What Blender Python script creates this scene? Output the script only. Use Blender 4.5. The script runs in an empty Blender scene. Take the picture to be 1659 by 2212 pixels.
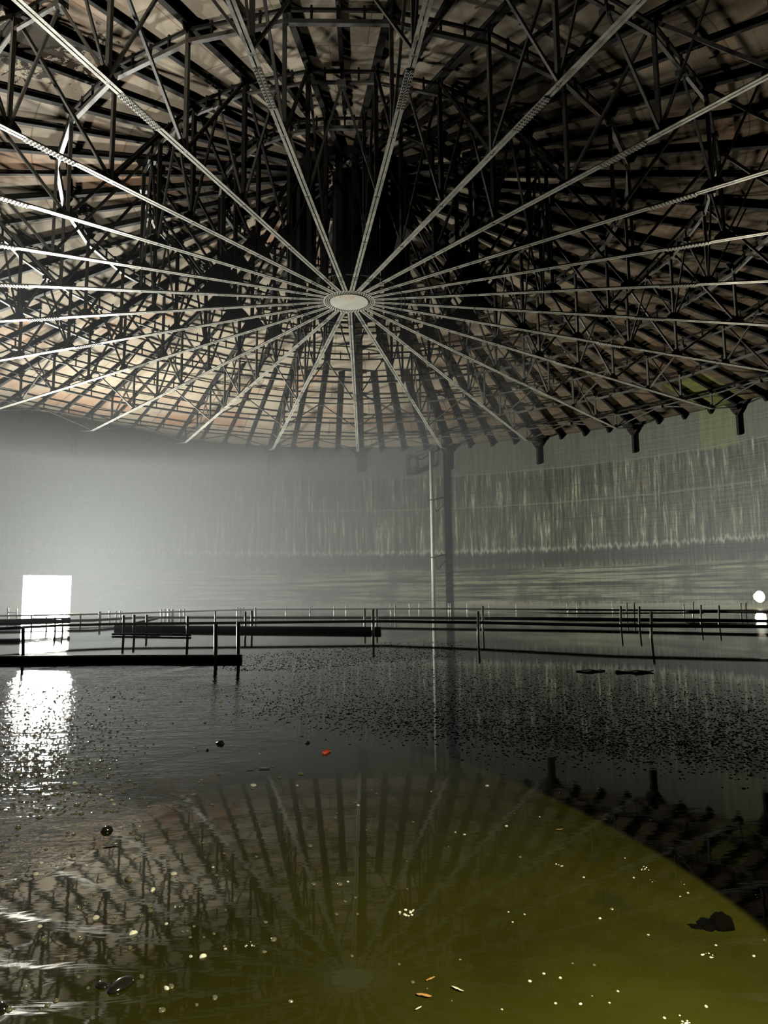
import bpy, math, random
from mathutils import Vector, Matrix
random.seed(7)
PI = math.pi
sc = bpy.context.scene
col = sc.collection

# ------------------------------------------------------------------ camera, world, lights, exposure
EYE = 0.86            # camera height above the water
DC = 22.844           # camera to tank axis
R = 24.0              # tank radius
NT = 25               # roof trusses
PH0 = -0.02326
HUBZ = 9.934 + EYE    # underside of the hub plate


def cam_axes():
    pit, rol, yaw = 0.11721, 0.01062, 0.048476

    def w(X, U, F):
        cr, sr = math.cos(rol), math.sin(rol)
        x1, u = X * cr + U * sr, -X * sr + U * cr
        cp, sp = math.cos(pit), math.sin(pit)
        yy, z = F * cp - u * sp, F * sp + u * cp
        cy, sy = math.cos(yaw), math.sin(yaw)
        return Vector((x1 * cy + yy * sy, -x1 * sy + yy * cy, z))
    return w(1, 0, 0), w(0, 1, 0), w(0, 0, 1)


AX, AU, AF = cam_axes()
FPX = 1511.67
cd = bpy.data.cameras.new('camera')
cam = bpy.data.objects.new('camera', cd)
col.objects.link(cam)
M = Matrix.Identity(4)
for i in range(3):
    M[i][0], M[i][1], M[i][2] = AX[i], AU[i], -AF[i]
M[2][3] = EYE
cam.matrix_world = M
cd.sensor_fit = 'VERTICAL'
cd.sensor_height = 24.0
cd.lens = 24.0 * FPX / 2212.0
cd.clip_start = 0.05
cd.clip_end = 300
sc.camera = cam
EYEP = Vector((0, 0, EYE))
CTR = Vector((0, DC, 0))


def ray(x, y):
    return (AX * ((x - 829.5) / FPX) + AU * ((1106 - y) / FPX) + AF)


def gnd(x, y, z=0.0):
    d = ray(x, y)
    return EYEP + d * ((z - EYE) / d.z)


def at_dist(x, y, g):
    """point on the pixel's ray at the same horizontal distance as g"""
    d = ray(x, y)
    return EYEP + d * (math.hypot(g.x, g.y) / math.hypot(d.x, d.y))


w = bpy.data.worlds.new('world')
sc.world = w
w.use_nodes = True
w.node_tree.nodes['Background'].inputs[0].default_value = (0, 0, 0, 1)
w.node_tree.nodes['Background'].inputs[1].default_value = 0.0

DOOR_L = 1250.0        # radiance of the bright square opening
HOLE_L = 1300.0        # radiance of the round lamp
DOOR_C = (0.98, 1.0, 0.93)
HOLE_C = (1.0, 0.93, 0.72)


def spot(name, loc, target, power, color, size, blend, radius=0.02, scl=(1, 1, 1)):
    l = bpy.data.lights.new(name, 'SPOT')
    l.energy = power
    l.color = color
    l.spot_size = size
    l.spot_blend = blend
    l.shadow_soft_size = radius
    o = bpy.data.objects.new(name, l)
    col.objects.link(o)
    o.location = loc
    o.rotation_euler = (Vector(target) - Vector(loc)).to_track_quat('-Z', 'Y').to_euler()
    o.scale = scl
    return o


# the photographer's torch, held to the right of the camera and pointed at the water
spot('torch_light', (0.9, 0.6, 1.2), (0.065, 1.762, 0), 420, (1.0, 0.95, 0.62), math.radians(64), 0.04, 0.012)
# an added fill light, unseen on the left, turned up at the roof
spot('roof_fill_light', (-13.5, 9.0, 0.9), (-9.5, 13.0, 12.5), 14000, (1.0, 0.97, 0.9), math.radians(76), 1.0, 0.35)

sc.view_settings.view_transform = 'Standard'
sc.view_settings.look = 'None'
sc.view_settings.gamma = 1.0
sc.view_settings.use_curve_mapping = False
sc.view_settings.exposure = 0.0
cy = sc.cycles
cy.use_denoising = True
cy.use_adaptive_sampling = True
cy.adaptive_threshold = 0.025
cy.max_bounces = 4
cy.diffuse_bounces = 0
cy.glossy_bounces = 2
cy.transmission_bounces = 1
cy.volume_bounces = 0
cy.transparent_max_bounces = 16
cy.caustics_reflective = False
cy.caustics_refractive = False
cy.sample_clamp_indirect = 6.0
cy.volume_step_rate = 4.0
HAZE_D = 0.036


# ------------------------------------------------------------------ helpers
class MB:
    def __init__(s):
        s.v, s.f = [], []

    def add(s, vs, fs):
        b = len(s.v)
        s.v += [tuple(q) for q in vs]
        s.f += [tuple(b + i for i in f) for f in fs]

    def box(s, c, sx, sy, sz):
        x, y, z = c
        vs = [(x + a * sx / 2, y + b * sy / 2, z + d * sz / 2) for d in (-1, 1) for a, b in ((-1, -1), (1, -1), (1, 1), (-1, 1))]
        s.add(vs, [(3, 2, 1, 0), (4, 5, 6, 7), (0, 1, 5, 4), (1, 2, 6, 5), (2, 3, 7, 6), (3, 0, 4, 7)])

    def prism(s, p, q, pts, up=(0, 0, 1)):
        """extrude the 2-D outline pts (side, up) from p to q"""
        p, q = Vector(p), Vector(q)
        d = (q - p).normalized()
        upv = Vector(up)
        if abs(d.dot(upv)) > 0.98:
            upv = Vector((1, 0, 0))
        sd = d.cross(upv).normalized()
        u = sd.cross(d)
        n = len(pts)
        vs = [e + sd * a + u * b for e in (p, q) for a, b in pts]
        fs = [(i, (i + 1) % n, n + (i + 1) % n, n + i) for i in range(n)]
        s.add(vs, fs + [tuple(range(n - 1, -1, -1)), tuple(range(n, 2 * n))])

    def bar(s, p, q, wd, ht=None, up=(0, 0, 1)):
        ht = ht or wd
        a, b = wd / 2, ht / 2
        s.prism(p, q, [(-a, -b), (a, -b), (a, b), (-a, b)], up)

    def ibeam(s, p, q, wd, ht, t=0.02, up=(0, 0, 1)):
        a, b, c = wd / 2, ht / 2, t / 2
        s.prism(p, q, [(-a, -b), (a, -b), (a, -b + t), (c, -b + t), (c, b - t), (a, b - t), (a, b), (-a, b), (-a, b - t), (-c, b - t), (-c, -b + t), (-a, -b + t)], up)

    def angle2(s, p, q, leg, gap, t=0.012, up=(0, 0, 1)):
        """two back-to-back angle sections, flanges at the bottom"""
        g = gap / 2
        for k in (-1, 1):
            pts = [(k * g, 0), (k * (g + leg), 0), (k * (g + leg), t), (k * (g + t), t), (k * (g + t), leg), (k * g, leg)]
            if k < 0:
                pts = pts[::-1]
            s.prism(p, q, pts, up)

    def tube(s, pts, r, n=10, cap=True):
        pts = [Vector(p) for p in pts]
        rings = []
        for i, p in enumerate(pts):
            d = (pts[min(i + 1, len(pts) - 1)] - pts[max(i - 1, 0)]).normalized()
            ref = Vector((0, 0, 1)) if abs(d.z) < 0.9 else Vector((1, 0, 0))
            a = d.cross(ref).normalized()
            b = a.cross(d)
            rings.append([p + (a * math.cos(2 * PI * k / n) + b * math.sin(2 * PI * k / n)) * r for k in range(n)])
        vs = [q for ring in rings for q in ring]
        fs = [(i * n + k, i * n + (k + 1) % n, (i + 1) * n + (k + 1) % n, (i + 1) * n + k) for i in range(len(pts) - 1) for k in range(n)]
        if cap:
            fs += [tuple(range(n - 1, -1, -1)), tuple(range((len(pts) - 1) * n, len(pts) * n))]
        s.add(vs, fs)

    def plate(s, poly, t, axis):
        """a flat polygon given as 3-D points, thickened by t along axis"""
        a = Vector(axis).normalized() * (t / 2)
        n = len(poly)
        vs = [Vector(p) - a for p in poly] + [Vector(p) + a for p in poly]
        fs = [tuple(range(n - 1, -1, -1)), tuple(range(n, 2 * n))] + [(i, (i + 1) % n, n + (i + 1) % n, n + i) for i in range(n)]
        s.add(vs, fs)

    def dome(s, c, rx, ry, rz, seg=8, rings=3, rot=0.0, jit=0.0):
        vs = []
        cr, sr = math.cos(rot), math.sin(rot)
        for i in range(rings):
            a = i / rings * PI / 2
            for k in range(seg):
                b = 2 * PI * k / seg
                j = 1 + random.uniform(-jit, jit)
                x, y = rx * math.cos(a) * math.cos(b) * j, ry * math.cos(a) * math.sin(b) * j
                vs.append((c[0] + x * cr - y * sr, c[1] + x * sr + y * cr, c[2] + rz * math.sin(a) * (1 + random.uniform(-jit, jit))))
        vs.append((c[0], c[1], c[2] + rz))
        fs = [(i * seg + k, i * seg + (k + 1) % seg, (i + 1) * seg + (k + 1) % seg, (i + 1) * seg + k) for i in range(rings - 1) for k in range(seg)]
        t = rings * seg
        fs += [((rings - 1) * seg + k, (rings - 1) * seg + (k + 1) % seg, t) for k in range(seg)]
        fs.append(tuple(range(seg - 1, -1, -1)))
        s.add(vs, fs)

    def mesh(s, name, mat, smooth=False):
        m = bpy.data.meshes.new(name)
        m.from_pydata(s.v, [], s.f)
        m.update()
        if mat:
            m.materials.append(mat)
        if smooth:
            for p in m.polygons:
                p.use_smooth = True
        return m

    def build(s, name, mat, parent=None, smooth=False, loc=None):
        return link(name, s.mesh(name, mat, smooth), parent, loc)


def link(name, data, parent=None, loc=None):
    o = bpy.data.objects.new(name, data)
    col.objects.link(o)
    if parent:
        o.parent = parent
    if loc is not None:
        o.location = loc
    return o


def tag(o, label, cat, group=None, kind=None):
    if label:
        o['label'] = label
    if cat:
        o['category'] = cat
    if group:
        o['group'] = group
    if kind:
        o['kind'] = kind
    return o


def thing(name, label, cat, loc=(0, 0, 0), rz=0.0, group=None):
    o = link(name, None, None, loc)
    o.rotation_euler = (0, 0, rz)
    o.empty_display_size = 0.2
    return tag(o, label, cat, group)


def struct(o):
    o['kind'] = 'structure'
    return o


# ------------------------------------------------------------------ materials
class NT_:
    def __init__(s, name):
        s.m = bpy.data.materials.new(name)
        s.m.use_nodes = True
        s.t = s.m.node_tree
        s.b = s.t.nodes['Principled BSDF']

    def n(s, typ, **kw):
        x = s.t.nodes.new(typ)
        for k, v in kw.items():
            setattr(x, k, v)
        return x

    def l(s, a, b):
        s.t.links.new(a, b)

    def val(s, sock, v):
        if hasattr(v, 'is_output') or hasattr(v, 'links'):
            s.l(v, sock)
        else:
            sock.default_value = v

    def math(s, op, a, b=0.0, clamp=False):
        x = s.n('ShaderNodeMath', operation=op, use_clamp=clamp)
        s.val(x.inputs[0], a)
        s.val(x.inputs[1], b)
        return x.outputs[0]

    def noise(s, vec, scale, detail=4, rough=0.55, dist=0.0):
        x = s.n('ShaderNodeTexNoise')
        s.l(vec, x.inputs['Vector'])
        x.inputs['Scale'].default_value = scale
        x.inputs['Detail'].default_value = detail
        x.inputs['Roughness'].default_value = rough
        x.inputs['Distortion'].default_value = dist
        return x.outputs['Fac']

    def ramp(s, f, stops, interp='LINEAR'):
        x = s.n('ShaderNodeValToRGB')
        x.color_ramp.interpolation = interp
        e = x.color_ramp.elements
        while len(e) < len(stops):
            e.new(0.5)
        for i, (p, c) in enumerate(stops):
            e[i].position = p
            e[i].color = (c, c, c, 1) if isinstance(c, (int, float)) else (*c, 1)
        s.l(f, x.inputs[0])
        return x.outputs[0]

    def mix(s, f, a, b, mode='MIX'):
        x = s.n('ShaderNodeMix', data_type='RGBA', blend_type=mode)
        s.val(x.inputs[0], f)
        for k, v in ((6, a), (7, b)):
            if hasattr(v, 'links'):
                s.l(v, x.inputs[k])
            else:
                x.inputs[k].default_value = (*v, 1)
        return x.outputs[2]

    def bump(s, h, strength, dist):
        x = s.n('ShaderNodeBump')
        x.inputs['Strength'].default_value = strength
        x.inputs['Distance'].default_value = dist
        s.l(h, x.inputs['Height'])
        s.l(x.outputs[0], s.b.inputs['Normal'])

    def obj(s):
        return s.n('ShaderNodeTexCoord').outputs['Object']

    def xyz(s, v):
        x = s.n('ShaderNodeSeparateXYZ')
        s.l(v, x.inputs[0])
        return x.outputs

    def comb(s, x, y, z):
        c = s.n('ShaderNodeCombineXYZ')
        for i, v in enumerate((x, y, z)):
            s.val(c.inputs[i], v)
        return c.outputs[0]


def steel(name, c1, c2, rough=0.5, metal=0.0, scale=3.0, c3=None):
    m = NT_(name)
    o = m.obj()
    f = m.noise(o, scale, 5, 0.65)
    c = m.ramp(f, [(0.35, c1), (0.65, c2)])
    if c3:
        g = m.ramp(m.noise(o, scale * 0.35, 4, 0.7), [(0.56, 0.0), (0.64, 1.0)])
        c = m.mix(g, c, c3)
    m.l(c, m.b.inputs['Base Color'])
    m.b.inputs['Roughness'].default_value = rough
    m.b.inputs['Metallic'].default_value = metal
    m.bump(m.noise(o, scale * 9, 3), 0.25, 0.01)
    return m.m


M_DARK = steel('dark_steel', (0.008, 0.0075, 0.006), (0.014, 0.013, 0.011), 0.65, 0.0, 2.0, (0.02, 0.012, 0.008))
M_DARK.node_tree.nodes['Principled BSDF'].inputs['IOR'].default_value = 1.25
M_MID = steel('weathered_steel', (0.04, 0.039, 0.032), (0.09, 0.087, 0.072), 0.45, 0.0, 2.0, (0.07, 0.045, 0.03))
M_PALE = steel('pale_painted_steel', (0.25, 0.25, 0.21), (0.48, 0.47, 0.41), 0.36, 0.15, 3.0, (0.15, 0.14, 0.115))
M_HUB = steel('hub_plate_paint', (0.45, 0.46, 0.38), (0.62, 0.62, 0.53), 0.5, 0.0, 1.6, (0.5, 0.42, 0.33))
M_POLE = steel('galvanised_pipe', (0.33, 0.34, 0.29), (0.45, 0.45, 0.39), 0.45, 0.1, 3.0)
M_PIPE = steel('oily_pipe', (0.012, 0.011, 0.010), (0.03, 0.026, 0.022), 0.35, 0.0, 4.0, (0.04, 0.018, 0.010))
M_PIPE.node_tree.nodes['Principled BSDF'].inputs['IOR'].default_value = 1.2
M_POST = steel('wet_post', (0.50, 0.50, 0.43), (0.68, 0.67, 0.58), 0.3, 0.1, 8.0)
M_RUST = steel('rusty_post', (0.10, 0.030, 0.014), (0.17, 0.055, 0.025), 0.35, 0.0, 9.0, (0.04, 0.02, 0.015))


def skin_hit(x, y):
    d = ray(x, y)
    t = 5.0
    while t < 60:
        p = EYEP + d * t
        if p.z > WALLTOP + (R - math.hypot(p.x, p.y - DC)) * NSL:
            break
        t += 0.01
    return p - CTR


WALLTOP, NSL = 10.78, 0.195
TEAR = tuple(skin_hit(80, 95))[:2]


def roof_mat():
    m = NT_('roof_plates')
    o = m.obj()
    x, y, z = m.xyz(o)
    r = m.math('SQRT', m.math('ADD', m.math('MULTIPLY', x, x), m.math('MULTIPLY', y, y)))
    th = m.math('ARCTAN2', y, x)
    n1 = m.noise(o, 0.22, 6, 0.62, 0.6)
    n2 = m.noise(o, 0.9, 6, 0.68, 1.2)
    n3 = m.noise(o, 0.33, 5, 0.7, 0.8)
    base = m.ramp(n2, [(0.25, (0.20, 0.165, 0.122)), (0.5, (0.295, 0.25, 0.19)), (0.75, (0.355, 0.31, 0.245))])
    rust = m.ramp(n1, [(0.53, 0.0), (0.66, 1.0)])
    c = m.mix(m.math('MULTIPLY', rust, 0.75), base, (0.30, 0.155, 0.085))
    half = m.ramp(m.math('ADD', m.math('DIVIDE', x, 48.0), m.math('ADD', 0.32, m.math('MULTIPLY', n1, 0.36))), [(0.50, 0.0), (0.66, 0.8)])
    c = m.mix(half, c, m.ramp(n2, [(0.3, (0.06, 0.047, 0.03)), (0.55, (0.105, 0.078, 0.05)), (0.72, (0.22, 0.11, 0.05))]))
    dk = m.ramp(n3, [(0.60, 0.0), (0.70, 1.0)])
    c = m.mix(m.math('MULTIPLY', dk, 0.7), c, (0.07, 0.055, 0.042))
    px, py = TEAR
    tx, ty = m.math('SUBTRACT', x, px), m.math('SUBTRACT', y, py)
    td = m.math('SQRT', m.math('ADD', m.math('MULTIPLY', tx, tx), m.math('MULTIPLY', ty, ty)))
    rag = m.math('LESS_THAN', m.math('ADD', m.math('MULTIPLY', td, 0.42), m.math('MULTIPLY', m.math('SUBTRACT', m.noise(o, 1.8, 5, 0.75, 1.0), 0.5), 3.2)), 0.42)
    c = m.mix(m.math('MULTIPLY', rag, 0.93), c, (0.02, 0.014, 0.01))
    # overlapping plates: seams around and along the cone
    br = m.n('ShaderNodeTexBrick')
    m.l(m.comb(m.math('MULTIPLY', th, 11.9366), m.math('MULTIPLY', r, 1.0), 0.0), br.inputs['Vector'])
    br.inputs['Scale'].default_value = 1.0
    br.inputs['Brick Width'].default_value = 3.0
    br.inputs['Row Height'].default_value = 2.45
    br.inputs['Mortar Size'].default_value = 0.022
    br.inputs['Color1'].default_value = (0.88, 0.88, 0.88, 1)
    br.inputs['Color2'].default_value = (1.08, 1.08, 1.06, 1)
    br.inputs['Mortar'].default_value = (0.62, 0.58, 0.52, 1)
    c = m.mix(1.0, c, br.outputs['Color'], 'MULTIPLY')
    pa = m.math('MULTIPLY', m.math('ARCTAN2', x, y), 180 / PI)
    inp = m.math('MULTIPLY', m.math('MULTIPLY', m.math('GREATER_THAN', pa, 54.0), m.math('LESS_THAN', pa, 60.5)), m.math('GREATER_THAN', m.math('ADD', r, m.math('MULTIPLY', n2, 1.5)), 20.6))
    c = m.mix(m.math('MULTIPLY', inp, m.ramp(n2, [(0.4, 0.2), (0.6, 0.65)])), c, (0.24, 0.27, 0.05))  # the greenish light patch carried on over the roof edge, painted into the plates
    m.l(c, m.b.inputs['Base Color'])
    m.b.inputs['Roughness'].default_value = 0.7
    m.b.inputs['IOR'].default_value = 1.15
    h = m.math('ADD', m.noise(o, 0.55, 3, 0.5, 0.4), m.math('MULTIPLY', m.noise(o, 2.6, 3), 0.22))
    m.bump(h, 0.3, 0.08)
    return m.m


def wall_mat():
    m = NT_('stained_wall')
    o = m.obj()
    x, y, z = m.xyz(o)
    th = m.math('ARCTAN2', x, y)
    arc = m.math('MULTIPLY', th, 24.0)
    # drip streaks: fine around the wall, long down it
    st = m.noise(m.comb(m.math('MULTIPLY', arc, 5.0), m.math('MULTIPLY', z, 0.33), 0.0), 1.0, 5, 0.7)
    st2 = m.noise(m.comb(m.math('MULTIPLY', arc, 1.3), m.math('MULTIPLY', z, 0.22), 3.0), 1.0, 4, 0.6)
    hz = m.noise(m.comb(m.math('MULTIPLY', arc, 0.16), m.math('MULTIPLY', z, 5.5), 7.0), 1.0, 5, 0.65)
    blot = m.noise(m.comb(m.math('MULTIPLY', arc, 0.5), m.math('MULTIPLY', z, 0.7), 1.0), 1.0, 5, 0.6)
    jag = m.noise(m.comb(m.math('MULTIPLY', arc, 2.6), 0.0, 5.0), 1.0, 4, 0.85)
    zj = m.math('ADD', z, m.math('MULTIPLY', m.math('SUBTRACT', jag, 0.5), 1.7))
    plain = m.ramp(m.math('DIVIDE', m.math('ADD', z, m.math('MULTIPLY', m.math('SUBTRACT', st2, 0.5), 0.9)), 11.0), [(0.775, 0.0), (0.80, 1.0)])
    # upper streaked zone
    a = m.ramp(st, [(0.37, (0.035, 0.038, 0.024)), (0.47, (0.14, 0.145, 0.10)), (0.55, (0.24, 0.24, 0.17)), (0.64, (0.80, 0.77, 0.58))])
    a = m.mix(m.ramp(st2, [(0.58, 0.0), (0.72, 0.55)]), a, (0.30, 0.20, 0.13))
    a = m.mix(m.ramp(blot, [(0.35, 0.55), (0.6, 0.0)]), a, (0.09, 0.095, 0.075))
    top = m.mix(m.ramp(st2, [(0.35, 0.0), (0.7, 0.5)]), (0.26, 0.27, 0.215), (0.16, 0.165, 0.13))
    top = m.mix(m.ramp(st, [(0.42, 0.45), (0.55, 0.0)]), top, (0.10, 0.105, 0.08))
    c = m.mix(plain, a, top)
    # bottom zone: level tide lines
    b = m.ramp(hz, [(0.40, (0.03, 0.032, 0.02)), (0.50, (0.22, 0.22, 0.15)), (0.585, (0.50, 0.48, 0.34))])
    b = m.mix(m.ramp(blot, [(0.38, 0.8), (0.52, 0.0)]), b, (0.075, 0.07, 0.05))
    low = m.ramp(m.math('DIVIDE', z, 11.0), [(0.215, 1.0), (0.23, 0.0)])
    c = m.mix(low, c, b)
    # dark tide band and the pale crust on its upper edge
    band = m.math('MULTIPLY', m.ramp(m.math('DIVIDE', zj, 11.0), [(0.30, 1.0), (0.325, 0.0)]), m.ramp(m.math('DIVIDE', z, 11.0), [(0.205, 0.0), (0.26, 1.0)]))
    c = m.mix(m.math('MULTIPLY', band, 0.85), c, (0.05, 0.052, 0.04))
    crust = m.math('MULTIPLY', m.ramp(m.math('DIVIDE', zj, 11.0), [(0.315, 0.0), (0.324, 1.0)]), m.ramp(m.math('DIVIDE', zj, 11.0), [(0.332, 1.0), (0.342, 0.0)]))
    c = m.mix(m.math('MULTIPLY', crust, m.ramp(st, [(0.42, 0.1), (0.56, 0.95)])), c, (0.66, 0.65, 0.54))
    # square patch of greenish light under the roof edge, painted into the wall colour
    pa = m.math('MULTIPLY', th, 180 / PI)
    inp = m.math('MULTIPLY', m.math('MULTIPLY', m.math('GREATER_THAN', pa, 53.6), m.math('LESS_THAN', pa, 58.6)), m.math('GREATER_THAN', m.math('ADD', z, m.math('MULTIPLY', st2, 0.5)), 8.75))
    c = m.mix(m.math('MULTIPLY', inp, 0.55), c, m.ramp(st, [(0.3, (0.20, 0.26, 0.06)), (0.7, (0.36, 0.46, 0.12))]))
    # construction joints
    for zz, wd in ((6.35, 0.05), (7.35, 0.03), (8.55, 0.04), (5.3, 0.03)):
        ln = m.math('LESS_THAN', m.math('ABSOLUTE', m.math('SUBTRACT', z, m.math('ADD', zz, m.math('MULTIPLY', blot, 0.25)))), wd)
        c = m.mix(m.math('MULTIPLY', ln, m.math('MULTIPLY', st2, 0.9)), c, (0.42, 0.40, 0.32) if wd > 0.035 else (0.06, 0.06, 0.05))
    # a strip of bare concrete along the waterline
    foot = m.ramp(m.math('DIVIDE', zj, 11.0), [(0.012, 1.0), (0.03, 0.0)])
    c = m.mix(m.math('MULTIPLY', foot, 0.7), c, (0.46, 0.44, 0.34))
    c = m.mix(1.0, c, (0.39, 0.395, 0.365), 'MULTIPLY')
    m.l(c, m.b.inputs['Base Color'])
    m.b.inputs['Roughness'].default_value = 0.55
    m.bump(m.math('ADD', m.math('MULTIPLY', st, 0.6), hz), 0.35, 0.05)
    return m.m


def water_mat():
    m = NT_('oily_water')
    o = m.obj()
    f = m.noise(o, 1.1, 4, 0.6, 0.5)
    c = m.ramp(f, [(0.3, (0.013, 0.0128, 0.002)), (0.6, (0.021, 0.0205, 0.003)), (0.8, (0.018, 0.022, 0.003))])
    sp = m.ramp(m.noise(o, 4.5, 3, 0.55, 0.3), [(0.30, 1.0), (0.38, 0.0)])
    c = m.mix(m.math('MULTIPLY', sp, 0.6), c, (0.012, 0.012, 0.004))
    m.l(c, m.b.inputs['Base Color'])
    x, y, z = m.xyz(o)
    # an oil slick by the left bank mirrors more strongly than the water
    sx_ = m.math('DIVIDE', m.math('ADD', x, 1.35), 0.95)
    sy_ = m.math('DIVIDE', m.math('ADD', y, DC - 1.9), 1.5)
    sd = m.math('ADD', m.math('MULTIPLY', sx_, sx_), m.math('MULTIPLY', sy_, sy_))
    slick = m.ramp(m.math('ADD', sd, m.math('MULTIPLY', m.math('SUBTRACT', m.noise(o, 2.2, 4, 0.6, 0.6), 0.5), 1.6)), [(0.5, 1.0), (1.0, 0.0)])
    m.l(m.math('ADD', m.math('MULTIPLY', slick, 0.8), 1.19), m.b.inputs['IOR'])
    # rippled scum patch near the left bank; calm elsewhere
    dx = m.math('DIVIDE', m.math('ADD', x, 3.0), 2.6)
    dy = m.math('DIVIDE', m.math('ADD', y, DC - 5.2), 4.0)
    d = m.math('ADD', m.math('MULTIPLY', dx, dx), m.math('MULTIPLY', dy, dy))
    k = m.ramp(m.math('ADD', d, m.math('MULTIPLY', m.math('SUBTRACT', f, 0.5), 1.2)), [(0.45, 1.0), (1.0, 0.0)])
    m.l(m.math('ADD', m.math('MULTIPLY', k, 0.05), 0.025), m.b.inputs['Roughness'])
    st = m.n('ShaderNodeMapping')
    st.inputs['Scale'].default_value = (0.55, 1.6, 1)
    m.l(o, st.inputs[0])
    h1 = m.noise(st.outputs[0], 7.0, 3, 0.6, 0.4)
    h2 = m.noise(o, 22.0, 2, 0.6)
    h = m.math('ADD', m.math('MULTIPLY', h1, m.math('ADD', 0.05, m.math('MULTIPLY', k, 1.7))), m.math('MULTIPLY', h2, m.math('MULTIPLY', k, 0.9)))
    m.bump(h, 1.0, 0.0045)
    return m.m


def plain(name, c, rough=0.5, ior=1.5, bump=0.0):
    m = NT_(name)
    o = m.obj()
    f = m.noise(o, 25.0, 3)
    m.l(m.mix(f, c, tuple(v * 0.55 for v in c)), m.b.inputs['Base Color'])
    m.b.inputs['Roughness'].default_value = rough
    m.b.inputs['IOR'].default_value = ior
    if bump:
        m.bump(m.noise(o, 120.0, 3), 0.6, bump)
    return m.m


def glow(name, c, s):
    m = bpy.data.materials.new(name)
    m.use_nodes = True
    t = m.node_tree
    t.nodes.clear()
    e = t.nodes.new('ShaderNodeEmission')
    e.inputs[0].default_value = (*c, 1)
    e.inputs[1].default_value = s
    u = t.nodes.new('ShaderNodeOutputMaterial')
    t.links.new(e.outputs[0], u.inputs[0])
    return m


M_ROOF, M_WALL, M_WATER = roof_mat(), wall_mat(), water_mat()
M_SLUDGE = plain('floor_sludge', (0.05, 0.05, 0.02), 0.8)
M_BLOB = plain('tar_blob', (0.010, 0.009, 0.007), 0.12, 1.6)
M_BUBBLE = plain('froth_bubble', (0.10, 0.095, 0.06), 0.06, 1.9)
M_FOAM = plain('white_foam', (0.62, 0.60, 0.50), 0.35, 1.5, 0.004)
M_ORANGE = plain('orange_chip', (0.42, 0.21, 0.07), 0.5)
M_RED = plain('red_scrap', (0.6, 0.06, 0.025), 0.35, 1.5, 0.003)
M_RAG = plain('sodden_lump', (0.0012, 0.001, 0.0006), 0.95, 1.1)
M_FLAKE = plain('oil_flakes', (0.006, 0.0055, 0.004), 0.9, 1.15)
M_DOORGLOW = glow('opening_glow', DOOR_C, DOOR_L)
M_HOLEGLOW = glow('lamp_glow', HOLE_C, HOLE_L)


# ------------------------------------------------------------------ setting
def pol(r, a, z=0.0):
    """a: degrees clockwise from straight ahead, about the tank axis"""
    t = math.radians(a)
    return Vector((CTR.x + r * math.sin(t), CTR.y + r * math.cos(t), z))


DA0, DA1, DTOP = -47.63, -41.47, 2.10
MA0, MA1, MZ0, MZ1 = 58.85, 60.75, 0.17, 0.92


def build_wall():
    angs = sorted(set([DA0, DA1, MA0, MA1] + [-180 + 1.8 * i for i in range(201)]))
    zs = sorted({-0.30, 0.0, MZ0, MZ1, DTOP, 4.0, 6.0, 8.0, WALLTOP})
    na = len(angs) - 1

    def hole(a, z):
        return (DA0 < a < DA1 and 0.0 < z < DTOP) or (MA0 < a < MA1 and MZ0 < z < MZ1)
    m = MB()
    ids = {}

    def vid(i, j, k):
        i %= na
        if (i, j, k) not in ids:
            ids[(i, j, k)] = len(m.v)
            q = pol(R + 0.3 * k, angs[i], zs[j]) - CTR
            m.v.append(tuple(q))
        return ids[(i, j, k)]
    full = {}
    for i in range(na):
        for j in range(len(zs) - 1):
            full[(i, j)] = not hole((angs[i] + angs[i + 1]) / 2, (zs[j] + zs[j + 1]) / 2)
    for (i, j), s in full.items():
        if not s:
            continue
        m.f.append((vid(i, j, 0), vid(i + 1, j, 0), vid(i + 1, j + 1, 0), vid(i, j + 1, 0)))
        m.f.append((vid(i, j, 1), vid(i, j + 1, 1), vid(i + 1, j + 1, 1), vid(i + 1, j, 1)))
        for di, dj, e in ((1, 0, (i + 1, j, i + 1, j + 1)), (-1, 0, (i, j, i, j + 1)), (0, 1, (i, j + 1, i + 1, j + 1)), (0, -1, (i, j, i + 1, j))):
            nb = full.get(((i + di) % na, j + dj), False)
            if not nb:
                a, b, c, d = e
                m.f.append((vid(a, b, 0), vid(c, d, 0), vid(c, d, 1), vid(a, b, 1)))
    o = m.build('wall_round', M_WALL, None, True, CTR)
    struct(o)
    md = o.modifiers.new('edge', 'EDGE_SPLIT')
    md.split_angle = math.radians(40)


build_wall()
NROOF0 = WALLTOP


def skin_z(r):
    return NROOF0 + (R - r) * NSL


def build_roof():
    m = MB()
    na, nr = 300, 48
    rnd = random.Random(3)
    rs = [0.02 + (R + 0.3 - 0.02) * i / nr for i in range(nr + 1)]
    for i, r in enumerate(rs):
        for k in range(na):
            a = 2 * PI * k / na
            sag = 0.0 if k % 3 == 0 or i in (0, nr) else (rnd.random() - 0.35) * 0.02
            m.v.append((r * math.sin(a), r * math.cos(a), skin_z(r) + 0.015 + abs(sag)))
    for i in range(nr):
        for k in range(na):
            m.f.append((i * na + k, i * na + (k + 1) % na, (i + 1) * na + (k + 1) % na, (i + 1) * na + k))
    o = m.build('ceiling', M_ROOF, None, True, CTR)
    struct(o)
    so = o.modifiers.new('thickness', 'SOLIDIFY')
    so.thickness = 0.02
    so.offset = 1


build_roof()


def disc(name, r, z, mat, n=160):
    m = MB()
    m.add([(r * math.cos(2 * PI * k / n), r * math.sin(2 * PI * k / n), 0) for k in range(n)], [tuple(range(n))])
    return struct(m.build(name, mat, None, False, CTR + Vector((0, 0, z))))


disc('floor', R - 0.02, -0.28, M_SLUDGE)
disc('water_surface', R - 0.01, 0.0, M_WATER)

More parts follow.
